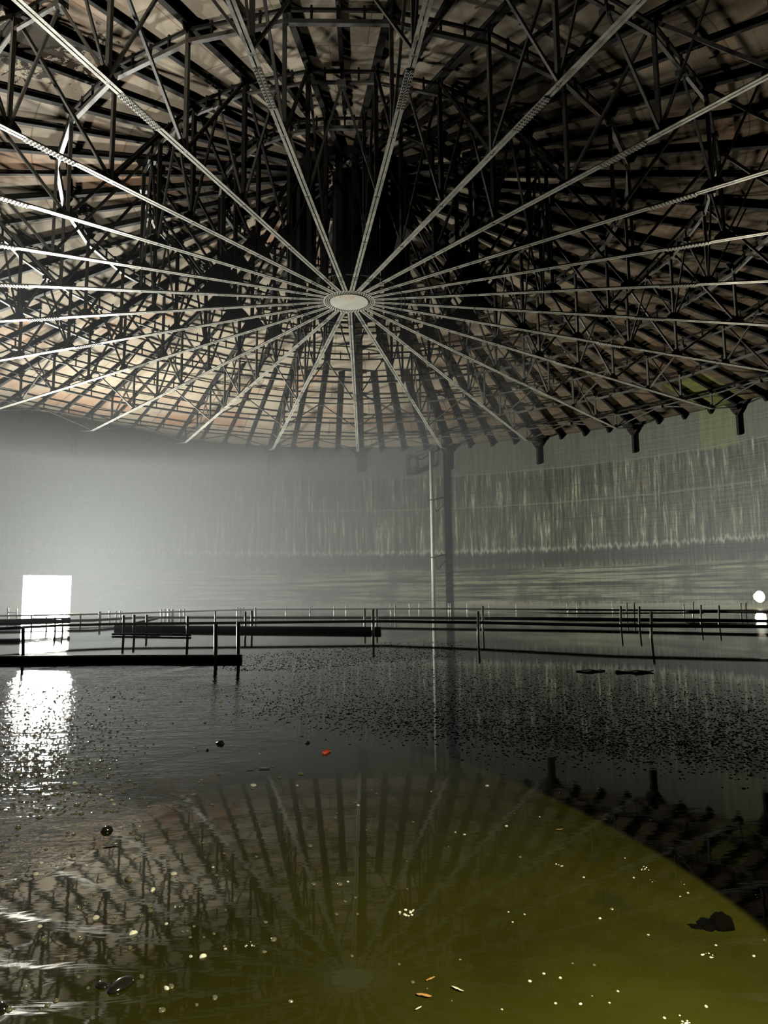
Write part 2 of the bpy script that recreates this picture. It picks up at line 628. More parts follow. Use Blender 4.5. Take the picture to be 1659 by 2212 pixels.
# lit opening in the wall and the round lit hole
o = MB()
o.add([pol(R + 0.28, DA0, 0.0) - CTR, pol(R + 0.28, DA1, 0.0) - CTR, pol(R + 0.28, DA1, DTOP) - CTR, pol(R + 0.28, DA0, DTOP) - CTR], [(3, 2, 1, 0)])
g = struct(o.build('door_1', M_DOORGLOW, None, False, CTR))
tag(g, 'square doorway cut in the tank wall, blazing with white light, left of the pipes', None)
o = MB()
mid = (MA0 + MA1) / 2
c0 = pol(R + 0.10, mid, (MZ0 + MZ1) / 2) - CTR
tang = (pol(R, mid + 0.5) - pol(R, mid - 0.5)).normalized()
hr = 0.29
o.add([c0 + tang * (hr * math.cos(2 * PI * k / 32)) + Vector((0, 0, hr * math.sin(2 * PI * k / 32))) for k in range(32)], [tuple(range(31, -1, -1))])
g = struct(o.build('window_1', M_HOLEGLOW, None, False, CTR))
tag(g, 'small round hole in the tank wall, glowing warm white just above the water', None)
o = MB()
n = 32
outer = []
for k in range(n):
    a = 2 * PI * k / n
    s = 0.42 / max(abs(math.cos(a)), abs(math.sin(a)))
    outer.append(tang * (s * math.cos(a)) + Vector((0, 0, s * math.sin(a))))
inner = [tang * (hr * math.cos(2 * PI * k / n)) + Vector((0, 0, hr * math.sin(2 * PI * k / n))) for k in range(n)]
nrm = (CTR - pol(1, mid)).normalized()
pc = pol(R + 0.005, mid, (MZ0 + MZ1) / 2) - CTR
vs = [pc + q for q in inner] + [pc + q for q in outer]
o.add(vs, [(k, (k + 1) % n, n + (k + 1) % n, n + k) for k in range(n)])
struct(o.build('trim_1', M_WALL, None, False, CTR))

# haze inside the tank: a bank in its left half, below the trusses, thicker towards the middle
HAZE = ((13.6, -7.0, 25.0, 0.34, 'broad thin pale haze over the left half of the water'),
        (11.6, -8.4, 25.6, 0.34, 'thicker pale haze left of the middle of the tank'),
        (8.4, -10.2, 26.0, 0.32, 'thickest heart of the pale haze, in front of the blazing doorway'))
for rr, hx, hy, dens, lab in HAZE:
    hm = bpy.data.materials.new('damp_haze')
    hm.use_nodes = True
    hm.node_tree.nodes.clear()
    vsn = hm.node_tree.nodes.new('ShaderNodeVolumeScatter')
    vsn.inputs['Color'].default_value = (0.86, 0.95, 1.0, 1)
    vsn.inputs['Density'].default_value = HAZE_D * dens
    vsn.inputs['Anisotropy'].default_value = -0.3
    mo = hm.node_tree.nodes.new('ShaderNodeOutputMaterial')
    hm.node_tree.links.new(vsn.outputs[0], mo.inputs['Volume'])
    o = MB()
    n = 96
    hz_ = 7.9 - (13.6 - rr) * 0.08
    o.add([(rr * math.cos(2 * PI * k / n), rr * math.sin(2 * PI * k / n), z) for z in (0.02, hz_) for k in range(n)],
          [(k, (k + 1) % n, n + (k + 1) % n, n + k) for k in range(n)] + [tuple(range(n - 1, -1, -1)), tuple(range(n, 2 * n))])
    hz = o.build('haze', hm, None, False, Vector((hx, hy, 0)))
    tag(hz, lab, 'haze', None, 'stuff')


# ------------------------------------------------------------------ roof steelwork
def bot_z(r):
    return HUBZ + (9.112 - 9.934) * r / 24.0


NODES = [4.35, 6.75, 9.13, 11.5, 13.83, 16.35, 18.9, 21.5]
TOPD = 0.10      # top chord centreline below the skin


def top_z(r):
    return skin_z(r) - TOPD


def truss_meshes():
    P = {}
    b = MB()
    b.angle2((0.865, 0, bot_z(0.865)), (21.5, 0, bot_z(21.5)), 0.065, 0.028)
    b.angle2((21.5, 0, bot_z(21.5)), (23.6, 0, 10.42), 0.055, 0.025)
    P['bottom_chord'] = [b.mesh('bottom_chord', M_PALE)]
    b = MB()
    b.ibeam((0.85, 0, top_z(0.85)), (23.9, 0, top_z(23.9)), 0.15, 0.17)
    P['top_chord'] = [b.mesh('top_chord', M_DARK)]
    P['post'] = []
    for r in NODES:
        b = MB()
        wd = 0.085 if r > 9 else 0.10
        b.bar((r, 0, bot_z(r)), (r, 0, top_z(r) - 0.09), wd, wd)
        P['post'].append(b.mesh('post', M_MID if r > 9 else M_DARK))
    b = MB()
    b.ibeam((2.0, 0, bot_z(2.0)), (2.0, 0, top_z(2.0)), 0.2, 0.2, 0.03)
    P['post'].append(b.mesh('post', M_DARK))
    P['diagonal'] = []
    al = [2.0] + NODES
    for i in range(len(al) - 1):
        r0, r1 = al[i], al[i + 1]
        b = MB()
        if i % 2 == 0:
            p, q = (r0, 0, top_z(r0) - 0.1), (r1, 0, bot_z(r1) + 0.04)
        else:
            p, q = (r0, 0, bot_z(r0) + 0.04), (r1, 0, top_z(r1) - 0.1)
        b.bar(p, q, 0.06, 0.075)
        P['diagonal'].append(b.mesh('diagonal', M_MID if r0 > 9 else M_DARK))
    # every bottom node of the outer half also meets a strut from the middle of the next panel
    for r0, r1 in ((9.13, 11.5), (13.83, 16.35), (18.9, 21.5)):
        rm = (r0 + r1) / 2
        b = MB()
        b.bar((r1, 0, bot_z(r1) + 0.03), (min(r1 + 1.25, 23.0), 0, top_z(min(r1 + 1.25, 23.0)) - 0.1), 0.045, 0.05)
        P['diagonal'].append(b.mesh('diagonal', M_MID))
    b = MB()
    b.bar((21.5, 0, bot_z(21.5) + 0.05), (22.75, 0, top_z(22.75) - 0.1), 0.05, 0.05)
    P['diagonal'].append(b.mesh('diagonal', M_MID))
    P['gusset_plate'] = []
    for r in NODES:
        b = MB()
        zb = bot_z(r)
        if r < 5:
            poly = [(r - 0.62, 0, zb + 0.06), (r + 0.62, 0, zb + 0.06), (r + 0.42, 0, zb + 0.30), (r + 0.10, 0, zb + 0.62), (r - 0.10, 0, zb + 0.62), (r - 0.42, 0, zb + 0.30)]
        else:
            k = 0.22 if r > 16 else 0.28
            poly = [(r - k, 0, zb + 0.02), (r + k, 0, zb + 0.02), (r + k * 0.9, 0, zb + 0.14), (r + 0.09, 0, zb + k), (r - 0.09, 0, zb + k), (r - k * 0.9, 0, zb + 0.14)]
        b.plate(poly, 0.03, (0, 1, 0))
        P['gusset_plate'].append(b.mesh('gusset_plate', M_DARK))
        b = MB()
        zt = top_z(r)
        k = 0.22
        b.plate([(r - k * 1.2, 0, zt - 0.10), (r + k * 1.2, 0, zt - 0.10), (r + k * 0.7, 0, zt - 0.28), (r - k * 0.7, 0, zt - 0.28)], 0.03, (0, 1, 0))
        P['gusset_plate'].append(b.mesh('gusset_plate', M_DARK))
    # bolted splice on the bottom chord
    b = MB()
    rs0, rs1 = 10.0, 11.15
    zz = bot_z((rs0 + rs1) / 2)
    sl = (bot_z(rs1) - bot_z(rs0)) / (rs1 - rs0)
    b.bar((rs0, 0, bot_z(rs0) - 0.008), (rs1, 0, bot_z(rs1) - 0.008), 0.165, 0.014)
    for i in range(13):
        for s in (-0.062, -0.026, 0.026, 0.062):
            r = rs0 + 0.06 + i * (rs1 - rs0 - 0.12) / 12
            z = bot_z(r) - 0.028
            b.box((r, s, z), 0.028, 0.02, 0.024)
    P['splice_plate'] = [b.mesh('splice_plate', M_PALE)]
    # bearing: flared head plate with a stub hanging against the wall
    b = MB()
    x = 23.86
    b.plate([(x, -0.66, 10.74), (x, 0.66, 10.74), (x, 0.36, 10.50), (x, 0.26, 10.30), (x, 0.10, 10.08), (x, -0.10, 10.08), (x, -0.26, 10.30), (x, -0.36, 10.50)], 0.16, (1, 0, 0))
    b.bar((23.55, 0, 10.45), (23.86, 0, 10.45), 0.3, 0.22)
    P['bearing_bracket'] = [b.mesh('bearing_bracket', M_DARK)]
    b = MB()
    b.bar((23.86, 0, 10.2), (23.86, 0, 9.0), 0.13, 0.16)
    P['bearing_stub'] = [b.mesh('bearing_stub', M_DARK)]
    return P


ORD = ['zeroth', 'first', 'second', 'third', 'fourth', 'fifth', 'sixth', 'seventh', 'eighth', 'ninth', 'tenth', 'eleventh', 'twelfth']
TM = truss_meshes()


def truss_phrase(k):
    if k == 13:
        return 'the truss over the tall wall pipe'
    if k < 13:
        return '%s truss clockwise from the tall wall pipe' % ORD[13 - k]
    return '%s truss anticlockwise from the tall wall pipe' % ORD[k - 13]


DIRW = {13: 'steel roof truss from the hub to the wall above the tall wall pipe'}
trusses = []
for k in range(1, NT + 1):
    phi = PH0 + (12 - k) * 2 * PI / NT
    if k == 13:
        lab = 'pale-bottomed steel roof truss ending right above the tall wall pipe'
    else:
        side = 'clockwise' if k < 13 else 'anticlockwise'
        lab = 'roof truss with pale bottom chord, %s %s from the one above the tall wall pipe' % (ORD[abs(13 - k)], side)
    t = thing('roof_truss', lab, 'truss', (CTR.x, CTR.y, 0), phi + PI / 2, 'radial roof trusses')
    for nm, ms in TM.items():
        for me in ms:
            link(nm, me, t)
    trusses.append((k, phi))

# rafters between the trusses (three to a bay)
RM = []
for inner in (13.7, 4.3, 13.7):
    b = MB()
    b.ibeam((inner, 0, skin_z(inner) - 0.08), (23.9, 0, skin_z(23.9) - 0.08), 0.11, 0.13)
    # bent foot on the wall
    b.plate([(23.82, 0, skin_z(23.8) - 0.02), (23.97, 0, skin_z(23.9) - 0.02), (23.97, 0, skin_z(23.9) - 0.34), (23.72, 0, skin_z(23.8) - 0.2)], 0.12, (0, 1, 0))
    RM.append(b.mesh('rafter', M_DARK))
for k, phi in trusses:
    for j in (1, 2, 3):
        a = phi - j * 2 * PI / NT / 4          # towards the next truss, anticlockwise in the list
        pos = ('nearest', 'middle', 'farthest')[j - 1]
        if k == 13:
            lab = 'dark roof rafter, %s of three right after the truss above the tall wall pipe' % pos
        else:
            side = 'clockwise' if k < 13 else 'anticlockwise'
            lab = 'dark roof rafter, %s of three beside the %s truss %s from the tall wall pipe' % (pos, ORD[abs(13 - k)], side)
        o = link('rafter', RM[j - 1], None, (CTR.x, CTR.y, 0))
        o.rotation_euler = (0, 0, a + PI / 2)
        tag(o, lab, 'rafter', 'rafters under the roof plates')

# ring purlins: an upper and a lower rail round the tank, with knee braces to the trusses
RINGN = ['innermost', 'second', 'third', 'fourth', 'fifth', 'sixth', 'seventh', 'outermost']
for i, r in enumerate(NODES):
    z1 = skin_z(r) - 0.26
    dz = 0.22 if r > 20 else 0.30
    thick = i in (0, 2, 4, 6)
    t = thing('ring_purlin', '%s polygonal steel ring running under the roof rafters around the hub' % RINGN[i] if i in (0, 7) else
              '%s polygonal steel ring out from the hub under the roof rafters' % RINGN[i], 'purlin', (CTR.x, CTR.y, 0), 0, 'ring purlins')
    pts = [(-r * math.sin(PH0 + q * 2 * PI / NT), r * math.cos(PH0 + q * 2 * PI / NT)) for q in range(NT)]
    top, low = MB(), MB()
    for q in range(NT):
        (xa, ya), (xb, yb) = pts[q], pts[(q + 1) % NT]
        top.bar((xa, ya, z1), (xb, yb, z1), 0.06, 0.07)
        if thick:
            low.bar((xa, ya, z1 - dz), (xb, yb, z1 - dz), 0.10, 0.10)
        else:
            low.bar((xa, ya, z1 - dz), (xb, yb, z1 - dz), 0.075, 0.06)
    top.build('upper_rail', M_DARK, t)
    low.build('lower_rail', M_MID, t)
    sp, br, gs = MB(), MB(), MB()
    a0 = PH0
    p0 = Vector((pts[0][0], pts[0][1], 0))
    p1 = Vector((pts[1][0], pts[1][1], 0))
    spm = []
    for f in (0.25, 0.5, 0.75):
        q = p0.lerp(p1, f)
        sp_m = MB()
        sp_m.bar((q.x, q.y, z1 - dz), (q.x, q.y, z1 + 0.1), 0.05, 0.05)
        spm.append(sp_m.mesh('spacer', M_DARK))
    brm = None
    if i in (1, 3, 5, 7):
        br = MB()
        q = p0.lerp(p1, 0.5)
        zb = bot_z(r) + 0.08
        br.bar((q.x, q.y, z1 - dz - 0.02), (p0.x, p0.y, zb), 0.055, 0.055)
        br.bar((q.x, q.y, z1 - dz - 0.02), (p1.x, p1.y, zb), 0.055, 0.055)
        br.box((q.x, q.y, z1 - dz - 0.06), 0.22, 0.22, 0.14)
        brm = br.mesh('knee_brace', M_MID)
    for q in range(NT):
        for sm in spm:
            o = link('spacer', sm, t)
            o.rotation_euler = (0, 0, q * 2 * PI / NT)
        if brm:
            o = link('knee_brace', brm, t)
            o.rotation_euler = (0, 0, q * 2 * PI / NT)

# hub: drum, lower plate with bolts, upper ring
hub = thing('roof_hub', 'round pale hub plate where all the roof trusses meet, under a dark drum', 'hub', (CTR.x, CTR.y, HUBZ))


def cyl(r, z0, z1, n=64):
    m = MB()
    m.add([(r * math.cos(2 * PI * k / n), r * math.sin(2 * PI * k / n), z) for z in (z0, z1) for k in range(n)],
          [(k, (k + 1) % n, n + (k + 1) % n, n + k) for k in range(n)] + [tuple(range(n - 1, -1, -1)), tuple(range(n, 2 * n))])
    return m


cyl(0.56, 0.02, skin_z(0.6) - HUBZ - 0.05).build('drum', M_DARK, hub)
cyl(0.88, -0.035, 0.03).build('rim_plate', M_HUB, hub)
cyl(0.64, -0.055, -0.035).build('centre_plate', M_HUB, hub)
m = MB()
for ring, rr_ in enumerate((0.69, 0.755, 0.82)):
    for k in range(50):
        a = 2 * PI * (k + 0.5 * (ring % 2)) / 50
        m.box((rr_ * math.cos(a), rr_ * math.sin(a), -0.043), 0.03, 0.03, 0.02)
m.build('bolt_ring', M_DARK, hub)['kind'] = 'stuff'
for nm_, rr_, zz, w_, h_ in (('upper_ring', 2.0, top_z(2.0) - HUBZ - 0.05, 0.2, 0.28), ('lower_ring', 2.0, bot_z(2) - HUBZ + 0.1, 0.06, 0.08)):
    m = MB()
    for k in range(NT):
        a0 = PH0 + k * 2 * PI / NT
        a1 = a0 + 2 * PI / NT
        m.bar((-rr_ * math.sin(a0), rr_ * math.cos(a0), zz), (-rr_ * math.sin(a1), rr_ * math.cos(a1), zz), w_, h_)
    m.build(nm_, M_DARK, hub)

# ------------------------------------------------------------------ the tall pipe on the far wall
pb = pol(R - 0.55, 13.28)
pipe = thing('wall_pipe', 'tall pale vertical pipe standing in front of the far wall', 'pipe', pb)
m = MB()
m.tube([(0, 0, -0.2), (0, 0, 3.2), (0, 0, 7.0), (0, 0, 10.45)], 0.125, 16)
m.build('shaft', M_POLE, pipe, True)
outw = (pol(R, 13.28) - pol(R - 1, 13.28)).normalized()
tg = Vector((outw.y, -outw.x, 0))
for z in (3.22, 7.02):
    m = MB()
    m.tube([Vector((0, 0, z - 0.035)), Vector((0, 0, z + 0.035))], 0.16, 16)
    m.build('collar', M_DARK, pipe)
    m = MB()
    for s in (-0.1, 0.1):
        m.bar(tg * s + Vector((0, 0, z)), outw * 0.53 + tg * (0.75 + s) + Vector((0, 0, z + 0.22)), 0.05, 0.05)
    m.bar(tg * 0.17 + Vector((0, 0, z)), tg * 0.26 + outw * 0.1 + Vector((0, 0, z - 0.8)), 0.04, 0.04)
    m.bar(tg * 0.26 + outw * 0.1 + Vector((0, 0, z - 0.8)), outw * 0.53 + tg * 0.9 + Vector((0, 0, z - 0.1)), 0.04, 0.04)
    m.build('wall_bracket', M_DARK, pipe)
m = MB()
m.box((0, 0, 10.35), 0.5, 0.5, 0.08)
m.bar((0, 0, 10.3), outw * 0.5 + Vector((0, 0, 10.3)), 0.1, 0.1)
m.build('top_bracket', M_MID, pipe)

# wire cage hung on the wall left of the pipe
cb = pol(R - 0.45, 10.05, 8.85)
cage = thing('hanging_cage', 'small open wire cage fixed high on the far wall beside the tall pipe', 'cage', cb, -math.radians(10.05))
m = MB()
W_, H_, D_ = 0.62, 1.2, 0.7
xs, ys, zs_ = (-W_ / 2, W_ / 2), (-D_ / 2 + 0.05, D_ / 2 + 0.05), (0, 0.25, 0.6, H_)
for x in xs:
    for y in ys:
        m.bar((x, y, 0), (x, y, H_), 0.026)
for z in (0, 0.12, 0.24, H_):
    for y in ys:
        m.bar((-W_ / 2, y, z), (W_ / 2, y, z), 0.026)
    for x in xs:
        m.bar((x, ys[0], z), (x, ys[1], z), 0.026)
m.bar((-0.05, ys[0], 0.3), (-0.05, ys[0], H_), 0.05)
m.build('cage_frame', M_DARK, cage)
m = MB()
m.box((0, 0.05, 0.02), W_, D_, 0.04)
m.build('cage_floor', M_DARK, cage)
m = MB()
for z in (0.35, 1.0):
    m.bar((W_ / 2, 0.0, z), (W_ / 2 + 0.35, 0.38, z + 0.05), 0.06)
    m.bar((-W_ / 2, 0.0, z), (-W_ / 2, 0.43, z), 0.05)
m.build('cage_arm', M_DARK, cage)


# ------------------------------------------------------------------ pipe supports standing in the water
def prop(label, posts, mat, cross=None, rad=0.02, group='pipe supports standing in the water'):
    """posts: list of (x, y_top, y_base) pixels"""
    gs_ = [gnd(x, yb) for x, yt, yb in posts]
    base = sum(gs_, Vector()) / len(gs_)
    t = thing('pipe_support', label, 'support', base, 0, group)
    tops = []
    for (x, yt, yb), g in zip(posts, gs_):
        tp = at_dist(x, yt, g)
        tops.append(tp)
        m = MB()
        g2 = Vector((g.x, g.y, 0))
        m.tube([g2 - base + Vector((0, 0, -0.26)), g2 - base, tp - base], rad, 8)
        m.build('post', mat, t, True)
    if cross and len(posts) > 1:
        m = MB()
        for f in cross:
            a = gs_[0].lerp(tops[0], f) - base
            b = gs_[-1].lerp(tops[-1], f) - base
            m.bar(a, b, 0.035, 0.04)
        m.build('crossbar', mat, t)
    return t


prop('reddish rusty pair of posts standing in near water where the low brown pipe ends', [(466, 1348, 1428), (515, 1343, 1421)], M_RUST, None, 0.026)
prop('shiny post pair crossing the middle pipes, below and right of the tall wall pipe', [(1033, 1321, 1377), (1043, 1309, 1355)], M_POST, None, 0.026)
prop('bright slightly leaning pair of posts right of centre behind the middle pipes', [(1341, 1309, 1352), (1381, 1310, 1353)], M_POST, None, 0.028)
prop('single dark lumpy post nearest the camera on the right', [(1407, 1321, 1378)], M_POST, None, 0.028)
prop('leaning post pair just left of the round lamp hole', [(1514, 1307, 1345), (1553, 1308, 1346)], M_POST, None, 0.026)
prop('thin far post pair standing closest to the round lamp hole', [(1600, 1302, 1324), (1611, 1302, 1324)], M_POST, None, 0.03)
prop('pale curved post pair behind the bright leaning posts', [(1354, 1302, 1333), (1370, 1303, 1333)], M_POST, None, 0.026)
prop('far post pair left of the leaning posts by the lamp hole', [(1477, 1304, 1324), (1497, 1300, 1330)], M_POST, None, 0.026)
prop('thin far post pair midway between the tall wall pipe and the lamp hole', [(1226, 1303, 1323), (1246, 1303, 1321)], M_POST, None, 0.026)
prop('lone thin far post left of the pale curved pair', [(1323, 1303, 1319)], M_POST, None, 0.026)
prop('tight double post directly right of the tall wall pipe foot', [(969, 1303, 1322), (973, 1303, 1322)], M_POST, None, 0.03)
prop('thin post pair a little right of the tall wall pipe', [(1009, 1304, 1319), (1057, 1304, 1322)], M_POST, None, 0.025)
prop('lone thin far post well right of the tall wall pipe', [(1115, 1304, 1321)], M_POST, None, 0.025)
prop('thin post pair just left of the tall wall pipe foot', [(884, 1304, 1319), (905, 1304, 1318)], M_POST, None, 0.025)
prop('close-set post pair in mid water between the centre posts and tall wall pipe', [(844, 1305, 1327), (854, 1305, 1330)], M_POST, None, 0.03)
prop('three slim posts together at the centre, at the end of the thick low beam', [(788, 1314, 1352), (806, 1316, 1368), (814, 1315, 1352)], M_POST, None, 0.03)
prop('dark post pair right behind the rusty posts', [(530, 1321, 1361), (544, 1319, 1360)], M_PIPE, None, 0.028)
prop('dark post just left of the rusty pair', [(405, 1331, 1374)], M_PIPE, None, 0.03)
prop('dark post hidden partly behind the left rusty post', [(465, 1320, 1347)], M_PIPE, None, 0.026)
prop('three dark posts at the left end of the thick low beam', [(267, 1329, 1371), (290, 1328, 1369), (317, 1328, 1362)], M_PIPE, None, 0.03)
prop('single dark post right of the blazing doorway', [(174, 1325, 1344)], M_PIPE, None, 0.028)
prop('dark two-post frame with crossbar at the far left beside the blazing doorway', [(17, 1314, 1337), (36, 1315, 1337)], M_PIPE, (0.62,), 0.035)
prop('four dark posts silhouetted against the blazing doorway', [(68, 1331, 1358), (100, 1332, 1360), (119, 1333, 1366), (135, 1334, 1365)], M_PIPE, (0.8,), 0.025)
prop('near dark post below the left pipe bundle, in front of the blazing doorway', [(50, 1356, 1422)], M_PIPE, None, 0.026)
prop('bright sparkling post by the doorway glow', [(216, 1321, 1346)], M_POST, None, 0.04)
prop('three faint posts far behind the dark post at the doorway', [(237, 1320, 1336), (251, 1320, 1336), (260, 1319, 1336)], M_POST, None, 0.03)
prop('left faint post cluster in the far hazy water', [(348, 1316, 1334), (356, 1316, 1334)], M_POST, None, 0.035)
prop('sparkling far posts in the haze, second cluster along the water', [(365, 1316, 1335), (373, 1316, 1335)], M_POST, None, 0.05)
prop('faint post pair in the haze right of the sparkling far posts', [(390, 1316, 1334), (398, 1316, 1334)], M_POST, None, 0.035)
prop('three bright far posts behind the dark pair at the rusty posts', [(513, 1312, 1330), (520, 1313, 1330), (526, 1312, 1330)], M_POST, None, 0.04)
prop('bright far post right of the three bright far posts', [(552, 1313, 1335)], M_POST, None, 0.045)
prop('wide-set thin far post pair left of centre in the haze', [(618, 1310, 1329), (670, 1312, 1330)], M_POST, None, 0.025)
prop('thin far post pair in the haze left of the three slim centre posts', [(722, 1308, 1327), (748, 1308, 1325)], M_POST, None, 0.03)


# ------------------------------------------------------------------ pipe runs
def run(label, pts, zs, rad, mat=M_PIPE, name='heating_pipe'):
    """pts: pixels with the base line (ground) y for each, zs: height of pipe centre"""
    P = []
    for (x, y), z in zip(pts, zs):
        P.append(gnd(x, y, z))
    base = sum(P, Vector()) / len(P)
    t = MB()
    fine = []
    for i in range(len(P) - 1):
        for k in range(6):
            fine.append(P[i].lerp(P[i + 1], k / 6.0) - base)
    fine.append(P[-1] - base)
    t.tube(fine, rad, 10)
    o = t.build(name, mat, None, True, base)
    return tag(o, label, 'pipe', 'heating pipes over the water')


run('black pipe nearest across the middle, dipping to the right, tied to shiny posts', [(-40, 1360), (135, 1351), (250, 1348), (830, 1342), (1045, 1345), (1330, 1351.5), (1700, 1354)], [0.27] * 7, 0.030)
run('black pipe just behind the nearest middle pipe, running the full width', [(-40, 1344), (200, 1340), (300, 1334), (830, 1334.5), (1245, 1337), (1700, 1342)], [0.16] * 6, 0.042)
run('thin far pipe rising from the left and passing under the tall wall pipe', [(-40, 1331), (150, 1328), (270, 1325), (550, 1316.5), (700, 1316), (965, 1315), (1225, 1317), (1480, 1319), (1700, 1319)], [0.25, 0.25, 0.25, .26, .26, 0.27, .25, 0.22, .22], 0.032)
run('thin far pipe sloping down right from the tall wall pipe foot', [(1012, 1319), (1225, 1325), (1520, 1324)], [0.15, 0.13, 0.14], 0.025)
run('short dark pipe in front of the lamp hole, far right', [(1480, 1321), (1560, 1321), (1700, 1323)], [0.2, 0.2, 0.2], 0.05)
run('thick dark low beam lying just over the water left of centre', [(250, 1355), (500, 1358), (822, 1360)], [0.055, 0.055, 0.055], 0.065, name='low_beam')
run('thin bent pipe slanting down to the left end of the thick low beam', [(290, 1347), (318, 1341), (345, 1334)], [0.17, 0.22, 0.26], 0.035)
run('thin low pipe on the water under the left end of the thick beam', [(243, 1370), (412, 1372)], [0.03, 0.03], 0.025)
run('thick brown pipe lying on the water in the left foreground', [(-60, 1424), (250, 1422), (522, 1421.5)], [0.035, 0.035, 0.03], 0.047)
run('thick brown pipe above the others at the far left edge', [(-60, 1345), (30, 1344), (150, 1340)], [0.25, 0.25, 0.25], 0.085)

# ------------------------------------------------------------------ floating debris
def lump(label, x, y, wpx, hpx, mat, name='floating_lump', cat='debris', rz=0.5, seg=10, jit=0.18, group=None):
    g = gnd(x, y)
    dist = (g - EYEP).length
    rx = wpx * dist / FPX / 2
    ry = max(hpx, wpx * 0.5) * dist / FPX / 2
    m = MB()
    m.dome((0, 0, -0.001), rx, ry, rx * rz, seg, 4, random.uniform(0, 3), jit)
    o = m.build(name, mat, None, True, g)
    return tag(o, label, cat, group)


def scrap(label, x, y, wpx, tilt, mat, name, cat='debris'):
    """a crumpled strip lying on the water"""
    g = gnd(x, y)
    dist = (g - EYEP).length
    L = wpx * dist / FPX
    m = MB()
    n = 7
    up, dn = [], []
    for i in range(n):
        f = i / (n - 1) - 0.5
        wdt = L * 0.16 * (1 - (2 * f) ** 2 * 0.7) * random.uniform(0.8, 1.2)
        zz = 0.004 + L * 0.05 * random.random()
        up.append((f * L, f * L * tilt + wdt, zz))
        dn.append((f * L, f * L * tilt - wdt, zz + L * 0.04 * random.random()))
    vs = up + dn + [(a, b, c - L * 0.03) for a, b, c in up + dn]
    fs = []
    for i in range(n - 1):
        fs += [(i, n + i, n + i + 1, i + 1), (2 * n + i, 2 * n + i + 1, 3 * n + i + 1, 3 * n + i),
               (i, i + 1, 2 * n + i + 1, 2 * n + i), (n + i, 3 * n + i, 3 * n + i + 1, n + i + 1)]
    fs += [(0, 2 * n, 3 * n, n), (n - 1, 2 * n - 1, 4 * n - 1, 3 * n - 1)]
    m.add(vs, fs)
    o = m.build(name, mat, None, False, g)
    return tag(o, label, cat)


def cluster(label, x, y, wpx, n, mat, name='foam_cluster', cat='foam'):
    g = gnd(x, y)
    dist = (g - EYEP).length
    Rw = wpx * dist / FPX / 2
    t = MB()
    for i in range(n):
        a, q = random.uniform(0, 2 * PI), math.sqrt(random.random())
        s = Rw * random.uniform(0.09, 0.22)
        t.dome((Rw * q * math.cos(a), Rw * 1.2 * q * math.sin(a), -0.001), s, s, s * 0.9, 8, 3)
    o = t.build(name, mat, None, True, g)
    return tag(o, label, cat)


lump('bright red crumpled scrap floating in the middle of the dark water', 704, 1626, 25, 11, M_RED, 'red_scrap', 'debris', 0.5, 12, 0.4)
lump('glossy black tar lump left of the red scrap, with pale specks on top', 476, 1607, 20, 11, M_BLOB, rz=0.7)
lump('small black tar lump right above the red scrap', 665, 1605, 14, 8, M_BLOB, rz=0.7)
lump('small black lump touching the water just left of the large tar lump', 448, 1621, 12, 7, M_BLOB, rz=0.6)
lump('round black ball on the left water below the glitter patch', 231, 1795, 22, 14, M_BLOB, rz=0.9, jit=0.06)
lump('larger of two big glossy domes at the lower left', 262, 2130, 56, 30, M_BLOB, 'tar_bubble', 'bubble', 0.45, 16, 0.02)
lump('smaller of two big glossy domes at the lower left', 220, 2130, 26, 18, M_BLOB, 'tar_bubble', 'bubble', 0.6, 14, 0.02)
lump('black lump cut by the left edge near the bottom corner', 4, 2178, 26, 20, M_BLOB, rz=0.7)
lump('white oval float low in the picture, left of centre', 438, 2067, 15, 9, M_FOAM, 'foam_ball', 'foam', 0.8, 12, 0.03)
lump('white round float near the bottom, right of the two big domes', 359, 2136, 13, 8, M_FOAM, 'foam_ball', 'foam', 0.8, 12, 0.05)
lump('white float right of the reflected roof bars at lower left', 330, 1923, 15, 8, M_FOAM, 'foam_ball', 'foam', 0.7, 12, 0.08)
lump('slanted pale float above the reflected roof bars at lower left', 277, 1901, 20, 9, M_BUBBLE, rz=0.8)
lump('pale round float level with the yellow water, far lower left', 287, 2017, 17, 9, M_FOAM, 'foam_ball', 'foam', 0.7, 12, 0.1)
lump('single white dot on the yellow-green water near the bottom', 1254, 2169, 7, 5, M_FOAM, 'foam_ball', 'foam', 0.9, 10, 0.03)
lump('single white dot on the olive water right of the centre', 1296, 1984, 6, 5, M_FOAM, 'foam_ball', 'foam', 0.9, 10, 0.03)
cluster('pair of small white bubbles on the olive water below the orange chip', 1210, 1868, 18, 5, M_FOAM)
cluster('largest white foam patch along the edge of the black water', 1390, 1876, 24, 9, M_FOAM)
cluster('small white foam knot just below the largest foam patch', 1410, 1903, 12, 5, M_FOAM)
cluster('small foam knot right of the largest foam patch', 1476, 1907, 12, 4, M_FOAM)
cluster('foam knot at the right edge by the black water', 1641, 1937, 16, 6, M_FOAM)
cluster('foam arc under the sunken dark lump', 1530, 2066, 24, 9, M_FOAM)
cluster('white foam at the bottom edge, lower right', 1478, 2207, 30, 12, M_FOAM)
cluster('loose ring of tiny bubbles in the centre of the olive water', 880, 1972, 34, 12, M_FOAM)
cluster('small chain of white bubbles left of the loose bubble ring', 540, 2040, 20, 8, M_FOAM)
cluster('white specks on the dark water at lower centre-left', 382, 1959, 16, 6, M_FOAM)
cluster('tiny mottled clump of froth left on the dark water', 436, 1689, 22, 12, M_BUBBLE, 'froth_clump')
cluster('small white bubble pair on the olive water above and right of the orange slivers', 1097, 2006, 9, 2, M_FOAM)
cluster('small double white bubble in mid water', 731, 1757, 10, 3, M_FOAM)
scrap('upper of two orange slivers near the bottom centre', 930, 2118, 17, 0.6, M_ORANGE, 'orange_sliver')
